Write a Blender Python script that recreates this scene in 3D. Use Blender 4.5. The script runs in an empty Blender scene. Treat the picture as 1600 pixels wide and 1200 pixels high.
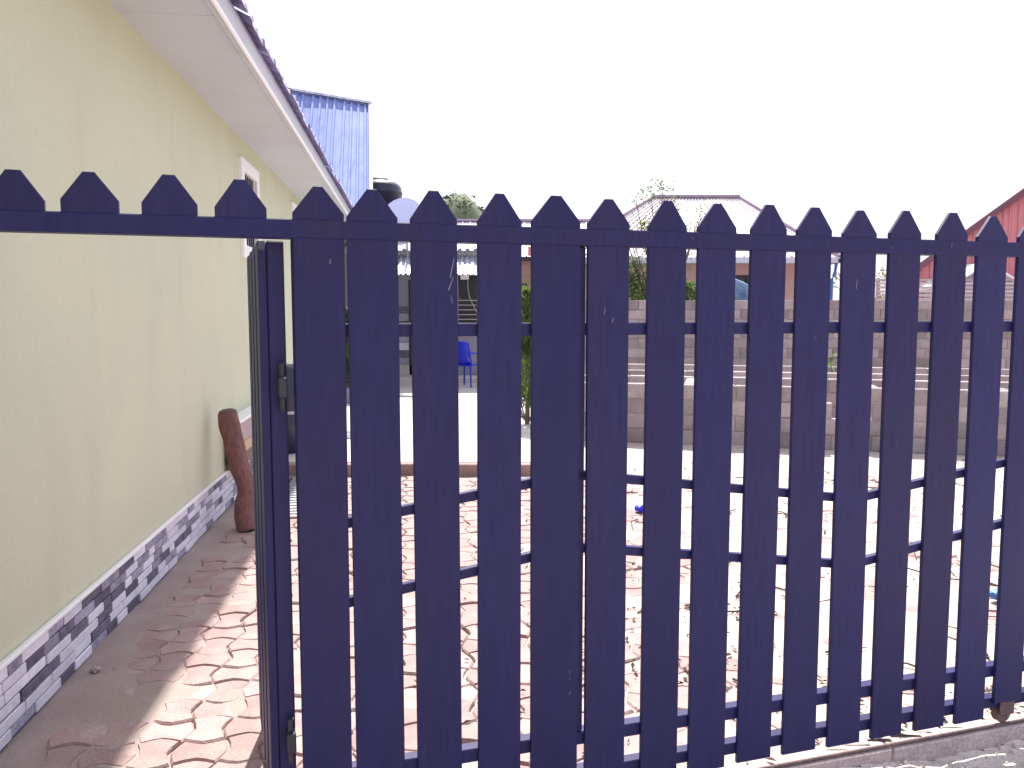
import bpy, bmesh, math, random
from mathutils import Vector, Matrix, noise

# ------------------------------------------------------------------ camera, world, sun, exposure
scn = bpy.context.scene
COL = scn.collection
EYE = 1.5
FPX = 1250.0                                   # focal length in pixels of a 1600 px wide picture
PITCH = math.atan(110 / FPX)

cam_d = bpy.data.cameras.new('camera')
cam_d.sensor_width = 36.0
cam_d.lens = 36.0 * FPX / 1600.0
cam_d.clip_start = 0.05
cam_d.clip_end = 1000
cam = bpy.data.objects.new('camera', cam_d)
COL.objects.link(cam)
cam.location = (0, 0, EYE)
cam.rotation_euler = (math.pi / 2 - PITCH, 0, 0)
scn.camera = cam

SUN_AZ = (-0.08, 0.997)                        # horizontal direction towards the sun
SUN_EL = math.radians(54)
w = bpy.data.worlds.new('World')
scn.world = w
w.use_nodes = True
nt = w.node_tree
bg = nt.nodes['Background']
sky = nt.nodes.new('ShaderNodeTexSky')
sky.sky_type = 'NISHITA'
sky.sun_disc = False
sky.sun_elevation = SUN_EL
sky.sun_rotation = math.atan2(SUN_AZ[0], SUN_AZ[1])
sky.air_density = 1.0
sky.dust_density = 4.0
sky.ozone_density = 1.0
cloud = nt.nodes.new('ShaderNodeMix')          # thin bright overcast veil mixed over the blue
cloud.data_type = 'RGBA'
cloud.inputs[0].default_value = 0.55
nt.links.new(sky.outputs[0], cloud.inputs[6])
cloud.inputs[7].default_value = (9.6, 9.5, 11.2, 1)
nt.links.new(cloud.outputs[2], bg.inputs['Color'])
bg.inputs['Strength'].default_value = 0.07

sd = bpy.data.lights.new('sun', 'SUN')
sd.energy = 4.2
sd.angle = math.radians(1.0)
sd.color = (1.0, 0.95, 0.87)
sun = bpy.data.objects.new('sun', sd)
COL.objects.link(sun)
sun.location = (0, 5, 30)
tosun = Vector((SUN_AZ[0] * math.cos(SUN_EL), SUN_AZ[1] * math.cos(SUN_EL), math.sin(SUN_EL)))
sun.rotation_euler = tosun.to_track_quat('Z', 'Y').to_euler()

vs = scn.view_settings
vs.view_transform = 'Standard'
vs.look = 'None'
vs.gamma = 1.0
vs.use_curve_mapping = False
vs.exposure = 1.25

# ------------------------------------------------------------------ helpers
rnd = random.Random(7)
CP, SP = math.cos(PITCH), math.sin(PITCH)


def ray(px, py):
    a = (px - 800) / FPX
    b = (600 - py) / FPX
    return Vector((a, CP + b * SP, -SP + b * CP))


def at(px, py, Y):
    r = ray(px, py)
    return Vector((0, 0, EYE)) + r * (Y / r.y)


def X(px, Y):
    return at(px, 490, Y).x


def Z(py, Y):
    return at(800, py, Y).z


def project(p):
    d = Vector(p) - Vector((0, 0, EYE))
    dz = d.y * CP - d.z * SP
    if dz < 0.05:
        return None
    u = d.y * SP + d.z * CP
    return 800 + FPX * d.x / dz, 600 - FPX * u / dz, dz


def tag(o, label=None, cat=None, group=None, kind=None):
    if label: o['label'] = label
    if cat: o['category'] = cat
    if group: o['group'] = group
    if kind: o['kind'] = kind
    return o


def empty(name, loc=(0, 0, 0), rz=0, parent=None):
    o = bpy.data.objects.new(name, None)
    o.empty_display_size = 0.1
    COL.objects.link(o)
    o.location = loc
    o.rotation_euler = (0, 0, rz)
    if parent: o.parent = parent
    return o


def link(name, me, mat=None, parent=None, loc=None, rz=None, matrix=None):
    o = bpy.data.objects.new(name, me)
    COL.objects.link(o)
    if mat is not None and len(me.materials) == 0:
        me.materials.append(mat)
    if parent: o.parent = parent
    if loc is not None: o.location = loc
    if rz is not None: o.rotation_euler = (0, 0, rz)
    if matrix is not None: o.matrix_local = matrix
    return o


class MB:
    """collects primitives, then links them as one mesh object"""
    def __init__(self):
        self.v, self.f = [], []

    def add(self, vs_, fs_):
        n = len(self.v)
        self.v += [tuple(p) for p in vs_]
        self.f += [tuple(i + n for i in f) for f in fs_]
        return self

    def box(self, a, b, bev=0.0, M=None):
        x0, x1 = sorted((a[0], b[0])); y0, y1 = sorted((a[1], b[1])); z0, z1 = sorted((a[2], b[2]))
        if bev <= 0:
            vv = [(x, y, z) for z in (z0, z1) for y in (y0, y1) for x in (x0, x1)]
            ff = [(0, 2, 3, 1), (4, 5, 7, 6), (0, 1, 5, 4), (2, 6, 7, 3), (0, 4, 6, 2), (1, 3, 7, 5)]
        else:
            bev = min(bev, (x1 - x0) * .45, (y1 - y0) * .45, (z1 - z0) * .45)
            bm = bmesh.new()
            r = bmesh.ops.create_cube(bm, size=1)
            for v in r['verts']:
                v.co = ((x0 + x1) / 2 + v.co.x * (x1 - x0), (y0 + y1) / 2 + v.co.y * (y1 - y0), (z0 + z1) / 2 + v.co.z * (z1 - z0))
            bmesh.ops.bevel(bm, geom=bm.edges[:], offset=bev, segments=1, affect='EDGES')
            bm.verts.index_update()
            vv = [tuple(v.co) for v in bm.verts]
            ff = [tuple(v.index for v in f.verts) for f in bm.faces]
            bm.free()
        if M is not None:
            vv = [tuple(M @ Vector(p)) for p in vv]
        return self.add(vv, ff)

    def bar(self, p0, p1, w_, h_, up=(0, 0, 1), bev=0.0):
        p0, p1 = Vector(p0), Vector(p1)
        d = p1 - p0
        L = d.length
        d.normalize()
        s = Vector(up).cross(d)
        if s.length < 1e-4: s = Vector((1, 0, 0)).cross(d)
        s.normalize()
        u = d.cross(s)
        M = Matrix((( d.x, s.x, u.x, p0.x), (d.y, s.y, u.y, p0.y), (d.z, s.z, u.z, p0.z), (0, 0, 0, 1)))
        return self.box((0, -w_ / 2, -h_ / 2), (L, w_ / 2, h_ / 2), bev, M)

    def tube(self, pts, radii, n=8, cap=True):
        pts = [Vector(p) for p in pts]
        if not isinstance(radii, (list, tuple)): radii = [radii] * len(pts)
        rings = []
        ref = Vector((0.31, 0.17, 0.93))
        for i, p in enumerate(pts):
            d = (pts[min(i + 1, len(pts) - 1)] - pts[max(i - 1, 0)]).normalized()
            s = ref.cross(d)
            if s.length < .05: s = Vector((1, 0, 0)).cross(d)
            s.normalize()
            u = d.cross(s)
            rings.append([p + (s * math.cos(2 * math.pi * k / n) + u * math.sin(2 * math.pi * k / n)) * radii[i] for k in range(n)])
        vv = [q for r in rings for q in r]
        ff = []
        for i in range(len(pts) - 1):
            for k in range(n):
                ff.append((i * n + k, i * n + (k + 1) % n, (i + 1) * n + (k + 1) % n, (i + 1) * n + k))
        if cap:
            ff.append(tuple(reversed(range(n))))
            ff.append(tuple((len(pts) - 1) * n + k for k in range(n)))
        return self.add(vv, ff)

    def lathe(self, prof, n=24, c=(0, 0, 0)):
        vv, ff = [], []
        for r, z in prof:
            for k in range(n):
                a = 2 * math.pi * k / n
                vv.append((c[0] + r * math.cos(a), c[1] + r * math.sin(a), c[2] + z))
        for i in range(len(prof) - 1):
            for k in range(n):
                ff.append((i * n + k, i * n + (k + 1) % n, (i + 1) * n + (k + 1) % n, (i + 1) * n + k))
        ff.append(tuple(reversed(range(n))))
        ff.append(tuple((len(prof) - 1) * n + k for k in range(n)))
        return self.add(vv, ff)

    def prism(self, poly, y0, y1, bev=0.0):
        """outline in (x, z), front face at y0 (towards -y) with an optional chamfer, back at y1"""
        n = len(poly)
        # offset inwards for the chamfer
        ins = []
        if bev > 0:
            for i in range(n):
                a, b, c = Vector(poly[i - 1]), Vector(poly[i]), Vector(poly[(i + 1) % n])
                e1, e2 = (b - a).normalized(), (c - b).normalized()
                n1, n2 = Vector((-e1.y, e1.x)), Vector((-e2.y, e2.x))
                m = (n1 + n2)
                m = m / max(m.length_squared, 1e-6) * 2
                ins.append(b + m * bev)
        vv, ff = [], []
        if bev > 0:
            vv += [(p.x, y0, p.y) for p in ins]
            vv += [(p[0], y0 + bev, p[1]) for p in poly]
            vv += [(p[0], y1, p[1]) for p in poly]
            rows = 3
        else:
            vv += [(p[0], y0, p[1]) for p in poly]
            vv += [(p[0], y1, p[1]) for p in poly]
            rows = 2
        ff.append(tuple(range(n)))
        for r in range(rows - 1):
            for i in range(n):
                j = (i + 1) % n
                ff.append((r * n + j, r * n + i, (r + 1) * n + i, (r + 1) * n + j))
        ff.append(tuple(reversed(range((rows - 1) * n, rows * n))))
        return self.add(vv, ff)

    def mesh(self, name, mat=None, smooth=False):
        me = bpy.data.meshes.new(name)
        me.from_pydata(self.v, [], self.f)
        me.update()
        bm = bmesh.new()
        bm.from_mesh(me)
        bmesh.ops.recalc_face_normals(bm, faces=bm.faces[:]) if len(self.f) < 3000 else None
        bm.to_mesh(me)
        bm.free()
        if smooth:
            for p in me.polygons: p.use_smooth = True
        if mat is not None: me.materials.append(mat)
        return me

    def build(self, name, mat, parent=None, smooth=False):
        return link(name, self.mesh(name, mat, smooth), None, parent)


# ------------------------------------------------------------------ materials
def mat(name, col, rough=0.7, var=None, vscale=4.0, fine=0.15, fscale=60.0, bump=0.15, bscale=80.0, bdist=0.003,
        rand=0.0, metallic=0.0, spec=0.5, stretch=(1, 1, 1), stain=None, stain_amt=0.5, stain_scale=3.0, stain_stretch=(1, 1, 1)):
    m = bpy.data.materials.new(name)
    m.use_nodes = True
    t = m.node_tree
    N, Lk = t.nodes, t.links
    b = N['Principled BSDF']
    b.inputs['Roughness'].default_value = rough
    b.inputs['Metallic'].default_value = metallic
    b.inputs['Specular IOR Level'].default_value = spec
    tc = N.new('ShaderNodeTexCoord')
    mp = N.new('ShaderNodeMapping')
    mp.inputs['Scale'].default_value = stretch
    Lk.new(tc.outputs['Object'], mp.inputs['Vector'])
    oi = N.new('ShaderNodeObjectInfo')
    off = N.new('ShaderNodeVectorMath'); off.operation = 'ADD'
    mul = N.new('ShaderNodeMath'); mul.operation = 'MULTIPLY'; mul.inputs[1].default_value = 37.0
    Lk.new(oi.outputs['Random'], mul.inputs[0])
    Lk.new(mp.outputs[0], off.inputs[0]); Lk.new(mul.outputs[0], off.inputs[1])

    def nz(scale, det=4, vec=None):
        n = N.new('ShaderNodeTexNoise')
        n.inputs['Scale'].default_value = scale
        n.inputs['Detail'].default_value = det
        Lk.new(vec or off.outputs[0], n.inputs['Vector'])
        return n

    def mix(a, bcol, fac_socket=None, fac=0.5, blend='MIX'):
        x = N.new('ShaderNodeMix'); x.data_type = 'RGBA'; x.blend_type = blend
        if fac_socket is not None: Lk.new(fac_socket, x.inputs[0])
        else: x.inputs[0].default_value = fac
        for sock, val in ((x.inputs[6], a), (x.inputs[7], bcol)):
            if isinstance(val, tuple): sock.default_value = (*val[:3], 1)
            else: Lk.new(val, sock)
        return x.outputs[2]

    def ramp(sock, lo, hi):
        r = N.new('ShaderNodeMapRange')
        r.inputs[1].default_value = lo; r.inputs[2].default_value = hi
        Lk.new(sock, r.inputs[0])
        return r.outputs[0]

    c = tuple(col)
    if var is not None:
        c = mix(c, tuple(var), ramp(nz(vscale, 5).outputs[0], 0.35, 0.65))
    if stain is not None:
        m2 = N.new('ShaderNodeMapping'); m2.inputs['Scale'].default_value = stain_stretch
        Lk.new(tc.outputs['Object'], m2.inputs['Vector'])
        r = ramp(nz(stain_scale, 6, m2.outputs[0]).outputs[0], 0.52, 0.72)
        k = N.new('ShaderNodeMath'); k.operation = 'MULTIPLY'; k.inputs[1].default_value = stain_amt
        Lk.new(r, k.inputs[0])
        c = mix(c, tuple(stain), k.outputs[0])
    if fine > 0:
        n2 = nz(fscale, 3)
        r2 = N.new('ShaderNodeMapRange')
        r2.inputs[1].default_value = 0.3; r2.inputs[2].default_value = 0.7
        r2.inputs[3].default_value = 1 - fine; r2.inputs[4].default_value = 1 + fine
        Lk.new(n2.outputs[0], r2.inputs[0])
        h = N.new('ShaderNodeVectorMath'); h.operation = 'SCALE'
        if isinstance(c, tuple): h.inputs[0].default_value = c[:3]
        else: Lk.new(c, h.inputs[0])
        Lk.new(r2.outputs[0], h.inputs['Scale'])
        c = h.outputs[0]
    if rand > 0:
        r3 = N.new('ShaderNodeMapRange')
        r3.inputs[3].default_value = 1 - rand; r3.inputs[4].default_value = 1 + rand
        Lk.new(oi.outputs['Random'], r3.inputs[0])
        h = N.new('ShaderNodeVectorMath'); h.operation = 'SCALE'
        if isinstance(c, tuple): h.inputs[0].default_value = c[:3]
        else: Lk.new(c, h.inputs[0])
        Lk.new(r3.outputs[0], h.inputs['Scale'])
        c = h.outputs[0]
    if isinstance(c, tuple): b.inputs['Base Color'].default_value = (*c[:3], 1)
    else: Lk.new(c, b.inputs['Base Color'])
    if bump > 0:
        bp = N.new('ShaderNodeBump')
        bp.inputs['Strength'].default_value = bump
        bp.inputs['Distance'].default_value = bdist
        Lk.new(nz(bscale, 5).outputs[0], bp.inputs['Height'])
        Lk.new(bp.outputs[0], b.inputs['Normal'])
    m['c'] = 1
    return m


M_GATE = mat('gate_paint', (0.0195, 0.0195, 0.090), 0.5, (0.024, 0.021, 0.084), 5, 0.12, 70, 0.25, 26, 0.002, rand=0.10, stretch=(1, 1, 0.12),
             stain=(0.036, 0.025, 0.055), stain_amt=0.38, stain_scale=2.6, stain_stretch=(2, 1, .8), spec=0.2)
M_CHIP = mat('bare_primer', (0.17, 0.16, 0.26), 0.7, bump=0)
M_CREAM = mat('cream_paint', (0.575, 0.60, 0.43), 0.75, (0.545, 0.575, 0.42), 1.3, 0.04, 90, 0.22, 45, 0.004,
              stain=(0.44, 0.44, 0.33), stain_amt=0.26, stain_scale=2.2, stain_stretch=(1.6, 1, .35))
M_WHITE = mat('white_paint', (0.86, 0.85, 0.86), 0.5, fine=0.05, bump=0.08)
M_SOFFIT = mat('soffit_paint', (0.57, 0.60, 0.67), 0.8, (0.54, 0.57, 0.63), 2.0, 0.04, 60, 0.1, 60,
               stain=(0.45, 0.43, 0.45), stain_amt=0.25, stain_scale=2.5)
M_ROOFTILE = mat('roof_tile', (0.44, 0.41, 0.64), 0.85, (0.32, 0.30, 0.50), 9, 0.3, 200, 0.5, 300, rand=0.2)
T_WHITE = mat('tile_white', (0.78, 0.77, 0.84), 0.5, (0.66, 0.66, 0.75), 14, 0.1, 120, 0.4, 90, 0.004, rand=0.12)
T_GREY = mat('tile_grey', (0.38, 0.37, 0.46), 0.6, (0.22, 0.22, 0.30), 22, 0.35, 160, 0.5, 90, 0.004, rand=0.2)
T_DARK = mat('tile_dark', (0.085, 0.08, 0.13), 0.6, (0.14, 0.13, 0.19), 20, 0.3, 160, 0.5, 90, 0.004, rand=0.25)
M_GROUT = mat('grout', (0.11, 0.105, 0.15), 0.9)
M_GLASS = mat('dark_glass', (0.02, 0.02, 0.035), 0.08, fine=0, bump=0)
M_PAVER = mat('paver', (0.335, 0.215, 0.21), 0.9, (0.38, 0.27, 0.26), 7, 0.18, 140, 0.6, 120, 0.004, rand=0.15,
              stain=(0.40, 0.33, 0.30), stain_amt=0.7, stain_scale=6)
M_SAND = mat('sand', (0.44, 0.37, 0.325), 0.95, (0.51, 0.445, 0.40), 3, 0.22, 220, 0.6, 260, 0.006,
             stain=(0.36, 0.28, 0.23), stain_amt=0.5, stain_scale=1.8)
def sand_by_place(m):
    t = m.node_tree
    b = t.nodes['Principled BSDF']
    src = b.inputs['Base Color'].links[0].from_socket
    tc = t.nodes.new('ShaderNodeTexCoord'); sx = t.nodes.new('ShaderNodeSeparateXYZ')
    t.links.new(tc.outputs['Object'], sx.inputs[0])
    nz = t.nodes.new('ShaderNodeTexNoise'); nz.inputs['Scale'].default_value = 2.0; nz.inputs['Detail'].default_value = 5
    t.links.new(tc.outputs['Object'], nz.inputs['Vector'])
    ad = t.nodes.new('ShaderNodeMath'); ad.operation = 'MULTIPLY_ADD'; ad.inputs[1].default_value = 1.6
    t.links.new(nz.outputs[0], ad.inputs[0]); t.links.new(sx.outputs[0], ad.inputs[2])
    mr = t.nodes.new('ShaderNodeMapRange'); mr.inputs[1].default_value = -.1; mr.inputs[2].default_value = 1.3
    t.links.new(ad.outputs[0], mr.inputs[0])
    mx = t.nodes.new('ShaderNodeMix'); mx.data_type = 'RGBA'; mx.blend_type = 'MULTIPLY'
    inv = t.nodes.new('ShaderNodeMath'); inv.operation = 'SUBTRACT'; inv.inputs[0].default_value = 1.0
    t.links.new(mr.outputs[0], inv.inputs[1]); t.links.new(inv.outputs[0], mx.inputs[0])
    t.links.new(src, mx.inputs[6]); mx.inputs[7].default_value = (.74, .69, .70, 1)
    t.links.new(mx.outputs[2], b.inputs['Base Color'])


sand_by_place(M_SAND)


def leafy(m, f=.45, gain=1.6):
    t = m.node_tree
    b = t.nodes['Principled BSDF']
    out = t.nodes['Material Output']
    src = b.inputs['Base Color'].links[0].from_socket
    tr_ = t.nodes.new('ShaderNodeBsdfTranslucent')
    sc = t.nodes.new('ShaderNodeVectorMath'); sc.operation = 'MULTIPLY'
    t.links.new(src, sc.inputs[0]); sc.inputs[1].default_value = (gain, gain * 1.1, gain * .7)
    t.links.new(sc.outputs[0], tr_.inputs['Color'])
    ms = t.nodes.new('ShaderNodeMixShader'); ms.inputs[0].default_value = f
    t.links.new(b.outputs[0], ms.inputs[1]); t.links.new(tr_.outputs[0], ms.inputs[2])
    t.links.new(ms.outputs[0], out.inputs['Surface'])


M_SLAB = mat('pale_concrete', (0.56, 0.53, 0.50), 0.9, (0.48, 0.45, 0.42), 1.2, 0.1, 90, 0.3, 120)
M_KERB = mat('red_kerb', (0.30, 0.20, 0.18), 0.9, (0.24, 0.17, 0.16), 6, 0.2, 120, 0.4, 100, rand=0.15)
M_SILL = mat('sill_concrete', (0.47, 0.39, 0.38), 0.9, (0.38, 0.31, 0.31), 6, 0.25, 120, 0.5, 100)
M_ROAD = mat('rough_ground', (0.64, 0.56, 0.51), 0.95, (0.70, 0.63, 0.58), 7, 0.3, 150, 0.6, 160, 0.006,
             stain=(0.42, 0.37, 0.34), stain_amt=0.6, stain_scale=14)
M_GROUND = mat('earth', (0.36, 0.29, 0.23), 0.95, (0.28, 0.25, 0.17), 0.3, 0.2, 8, 0.3, 20)
M_BLOCK = mat('cinder_block', (0.36, 0.31, 0.31), 0.95, (0.28, 0.24, 0.24), 5, 0.25, 130, 0.6, 140, 0.004, rand=0.26,
              stain=(0.30, 0.20, 0.17), stain_amt=0.5, stain_scale=3)
M_MORTAR = mat('mortar', (0.33, 0.30, 0.29), 0.95, fine=0.2, bump=0.4)
M_STEEL = mat('bright_steel', (0.55, 0.56, 0.6), 0.35, metallic=0.7, fine=0.05, bump=0.05)
M_BLUEROOF = mat('blue_grey_sheet', (0.25, 0.31, 0.58), 0.8, (0.215, 0.275, 0.54), 1.6, 0.05, 60, 0.05, 30, rand=0.05, metallic=0.0,
                 stain=(0.08, 0.11, 0.30), stain_amt=0.4, stain_scale=3, stain_stretch=(4, .5, .5), spec=0.12)
M_ZINC = mat('zinc_sheet', (0.62, 0.63, 0.70), 0.4, (0.42, 0.42, 0.5), 5, 0.1, 60, 0.1, 40, metallic=0.25, stretch=(3, .5, 1))
M_REDSHEET = mat('red_sheet', (0.56, 0.20, 0.225), 0.6, (0.60, 0.25, 0.27), 1.5, 0.06, 40, 0.05, 30, rand=0.06)
M_REDTRIM = mat('dark_trim', (0.16, 0.055, 0.09), 0.6)
M_HIPCAP = mat('hip_cap_sheet', (0.36, 0.29, 0.36), 0.7)
M_PINK = mat('pink_plaster', (0.58, 0.38, 0.33), 0.85, (0.52, 0.36, 0.32), 1.2, 0.05, 60)
M_TAN = mat('tan_plaster', (0.56, 0.40, 0.27), 0.85, fine=0.05)
M_PALEROOF = mat('pale_roof_sheet', (0.68, 0.60, 0.62), 0.6, (0.62, 0.54, 0.58), 1.0, 0.05, 40, 0.05, 30, rand=0.05)
M_GREYWALL = mat('grey_plaster', (0.30, 0.30, 0.38), 0.85, (0.26, 0.26, 0.34), 1.0, 0.05, 60)
M_TANK = mat('black_plastic', (0.012, 0.014, 0.04), 0.4, fine=0.05, bump=0)
M_DISH = mat('dish_paint', (0.55, 0.60, 0.78), 0.5, fine=0.03, bump=0)
M_CHAIR = mat('blue_plastic', (0.012, 0.018, 0.55), 0.4, fine=0.02, bump=0)
M_WOOD = mat('brown_log', (0.20, 0.085, 0.075), 0.75, (0.14, 0.062, 0.06), 7, 0.25, 60, 0.7, 30, 0.006, stretch=(1, 1, .25))
M_LOGEND = mat('cut_wood', (0.14, 0.085, 0.075), 0.8, fine=0.25, fscale=30)
M_LEAF = mat('leaf_green', (0.065, 0.10, 0.04), 0.6, (0.10, 0.135, 0.06), 2.0, 0.3, 9, 0, rand=0.1)
M_LEAFDRY = mat('leaf_olive', (0.12, 0.125, 0.06), 0.7, (0.16, 0.14, 0.09), 2.0, 0.3, 9, 0)
M_CONIFER = mat('conifer_green', (0.07, 0.12, 0.035), 0.65, (0.12, 0.16, 0.055), 3.0, 0.35, 12, 0)
for m_ in (M_LEAF, M_LEAFDRY, M_CONIFER): leafy(m_)
M_BARK = mat('bark', (0.16, 0.12, 0.10), 0.9, fine=0.3)
M_LITTER = mat('dry_leaf', (0.055, 0.042, 0.025), 0.9, (0.10, 0.055, 0.035), 3, 0.3, 5, 0)
M_TARP = mat('blue_tarp', (0.05, 0.10, 0.20), 0.45, (0.18, 0.28, 0.42), 4, 0.05, 50, 0.2, 12)
M_PIPE = mat('blue_pipe', (0.06, 0.16, 0.42), 0.5, bump=0)
M_DARK = mat('dark_steel', (0.02, 0.02, 0.03), 0.5, fine=0.1, bump=0.05)
M_RUST = mat('rusty_bracket', (0.16, 0.10, 0.09), 0.8, (0.09, 0.06, 0.07), 20, 0.3, 90)
M_CABLE = mat('cable_grey', (0.42, 0.40, 0.46), 0.6, bump=0)
M_SHUT = mat('pink_slat', (0.55, 0.44, 0.44), 0.6, rand=0.08)
M_HILL = mat('hill_green', (0.10, 0.13, 0.08), 0.9, (0.07, 0.10, 0.05), .3, 0.3, 1.5, 0)
M_BLUEBAG = mat('blue_bag', (0.01, 0.03, 0.7), 0.4, bump=0)
M_CLOTH = mat('grey_cloth', (0.22, 0.25, 0.36), 0.85, (0.4, 0.42, 0.5), 9, 0.1, 60)

# ------------------------------------------------------------------ frames of the two long things
GD = Vector((0.958, 0.286, 0)).normalized()
G0 = Vector((1.798, 2.797, 0))
GA = math.atan2(GD.y, GD.x)
WD = Vector((-0.126, 0.992, 0)).normalized()
W0 = Vector((-1.772, 2.647, 0))
WA = math.atan2(WD.y, WD.x)
WN = Vector((WD.y, -WD.x, 0))


def wall_dist(x, y):
    return (Vector((x, y, 0)) - W0).dot(WN)


def wall_s(x, y):
    return (Vector((x, y, 0)) - W0).dot(WD)


def gate_y(x, y):
    return (Vector((x, y, 0)) - G0).dot(Vector((-GD.y, GD.x, 0)))


# ------------------------------------------------------------------ SETTING: ground, sand, pavers, slab, road
MB().add([(-300, -80, -.16), (300, -80, -.16), (300, 420, -.16), (-300, 420, -.16)], [(0, 1, 2, 3)]).build('ground', M_GROUND)['kind'] = 'structure'

YARD_Y0 = -0.06


def sand_h(x, y):
    d = wall_dist(x, y)
    n1 = noise.fractal(Vector((x * 1.7, y * 1.7, 3.1)), 1.0, 2.0, 4)
    n2 = noise.noise(Vector((x * 9, y * 9, 1.7)))
    n3 = noise.noise(Vector((x * 31, y * 31, 5.7)))
    base = -0.013
    e = .52 - .26 * min(1, max(0, (wall_s(x, y) - 1.2) / 1.3)) + .2 * noise.noise(Vector((wall_s(x, y) * 1.1, 0, 6.2))) + .10 * noise.noise(Vector((wall_s(x, y) * 3.7, 0, 2.2)))
    e += .30 * math.exp(-((wall_s(x, y) - 1.55) / .22) ** 2)
    k = max(0.0, min(1.0, (e - d) / 0.12 + .5))
    base += 0.0105 * k + .006 * k * noise.noise(Vector((x * 3.3, y * 3.3, 12)))
    if x > 0.1:
        k = min(1.0, (x - 0.1) / 1.2)
        base += 0.017 * k
    if -1.0 < x < 0.6 and y < 7.3:
        base += 0.002
    return base + 0.016 * n1 + 0.004 * n2 + 0.0015 * n3


def sheet(x0, x1, y0, y1, step, hf, keep=None):
    nx, ny = int((x1 - x0) / step) + 1, int((y1 - y0) / step) + 1
    idx, vv, ff = {}, [], []
    for j in range(ny):
        for i in range(nx):
            x, y = x0 + i * step, y0 + j * step
            if keep and not keep(x, y): continue
            idx[(i, j)] = len(vv)
            vv.append((x, y, hf(x, y)))
    for j in range(ny - 1):
        for i in range(nx - 1):
            q = [(i, j), (i + 1, j), (i + 1, j + 1), (i, j + 1)]
            if all(k in idx for k in q): ff.append(tuple(idx[k] for k in q))
    return vv, ff


v_, f_ = sheet(-3.4, 3.6, 1.5, 7.6, 0.03, sand_h, lambda x, y: gate_y(x, y) > 0.03 and wall_dist(x, y) > -0.06)
o = MB().add(v_, f_).build('sand', M_SAND, smooth=True); o['kind'] = 'structure'
v_, f_ = sheet(-4.5, 22.0, 1.5, 26.0, 0.25, lambda x, y: sand_h(x, y) - (0.03 if (x < 3.5 and y < 7.5) else 0.0),
               lambda x, y: gate_y(x, y) > 0.2 and wall_dist(x, y) > -0.1)
o = MB().add(v_, f_).build('yard', M_SAND, smooth=True); o['kind'] = 'structure'

# bone-shaped interlocking pavers: one outline, every other one turned by 90 degrees
PA = 0.150


def bone_outline(g=0.004, seg=4, amp=0.025):
    h = PA / 2
    pts = []
    for e in range(4):
        for k in range(seg):
            t = -1 + 2 * k / seg
            bow = amp * math.cos(t * math.pi / 2) ** 1.3
            sgn = 1 if e % 2 == 0 else -1
            r = h + sgn * bow - g
            q = t * (h - g)
            pts.append({0: (q, -r), 1: (r, q), 2: (-q, r), 3: (-r, -q)}[e])
    return pts


def bone_geom():
    o_ = bone_outline()
    n = len(o_)
    ins = [(x * 0.93, y * 0.93) for x, y in o_]
    vv = [(x, y, 0.0) for x, y in ins] + [(x, y, -0.007) for x, y in o_] + [(x, y, -0.05) for x, y in o_]
    ff = [tuple(range(n))]
    for r in (0, 1):
        for i in range(n):
            j = (i + 1) % n
            ff.append((r * n + i, (r + 1) * n + i, (r + 1) * n + j, r * n + j))
    return vv, ff


bv, bf = bone_geom()
paver_me = MB().add(bv, bf).mesh('paver', M_PAVER)

PICK_S = [-3.28, -3.106, -2.933, -2.76, -2.586, -2.408, -2.262, -2.093, -1.917, -1.747, -1.583, -1.400, -1.231, -1.058, -0.886, -0.710, -0.535, -0.353, -0.176, -0.004, 0.17, 0.345, 0.52, 0.695, 0.87]


def seen_through_gate(p):
    q = project(p)
    if q is None or not (-20 < q[0] < 1620 and -20 < q[1] < 1225): return None
    d = Vector(p) - Vector((0, 0, EYE))
    n = Vector((-GD.y, GD.x, 0))
    t = (G0 - Vector((0, 0, EYE))).dot(n) / d.dot(n)
    if t < 1:
        h = Vector((0, 0, EYE)) + d * t
        s = (h - G0).dot(GD)
        if s > -2.5 and h.z > .05:
            for ps in PICK_S:
                if abs(s - ps) < 0.052: return None
    return q[2]


pavement = empty('pavement', (0, 0, 0))
pavement['kind'] = 'structure'
cands = []
rot0 = WA - math.pi / 2
for i in range(-6, 48):
    for j in range(-8, 54):
        # the grid runs along the house wall
        p = W0 + WN * (0.16 + (i + .5) * PA) + WD * (j * PA - 0.4)
        if gate_y(p.x, p.y) < 0.14 or wall_dist(p.x, p.y) < 0.16 or p.y > 7.22 or p.x > 3.4: continue
        vis = [seen_through_gate(Vector((p.x + dx, p.y + dy, 0))) for dx in (-.09, 0, .09) for dy in (-.08, .08)]
        vis = [q for q in vis if q]
        cands.append((min(vis) if vis else 99, i, j, p))
cands.sort(key=lambda c: c[0])
rest = MB()
for k, (q, i, j, p) in enumerate(cands):
    rz = rot0 + (math.pi / 2 if (i + j) % 2 else 0) + rnd.gauss(0, 0.02)
    M = Matrix.Translation((p.x + rnd.gauss(0, .002), p.y + rnd.gauss(0, .002), rnd.gauss(0, .0035))) @ Matrix.Rotation(rz, 4, 'Z') \
        @ Matrix.Rotation(rnd.gauss(0, .014), 4, 'X') @ Matrix.Rotation(rnd.gauss(0, .014), 4, 'Y')
    if k < 298 and q < 90:
        link('paver', paver_me, None, pavement, matrix=M)
    else:
        rest.add([tuple(M @ Vector(v)) for v in bv], bf)
o = rest.build('paver_field', M_PAVER, pavement); o['kind'] = 'stuff'

# raised concrete platform in front of the far house, with its red kerb
plat = empty('platform', (0, 0, 0)); plat['kind'] = 'structure'
py0 = 7.37


def plat_pt(s_n, y):       # distance from the wall line, depth
    base = W0 + WD * ((y - W0.y) / WD.y)
    return base.x + s_n


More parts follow.
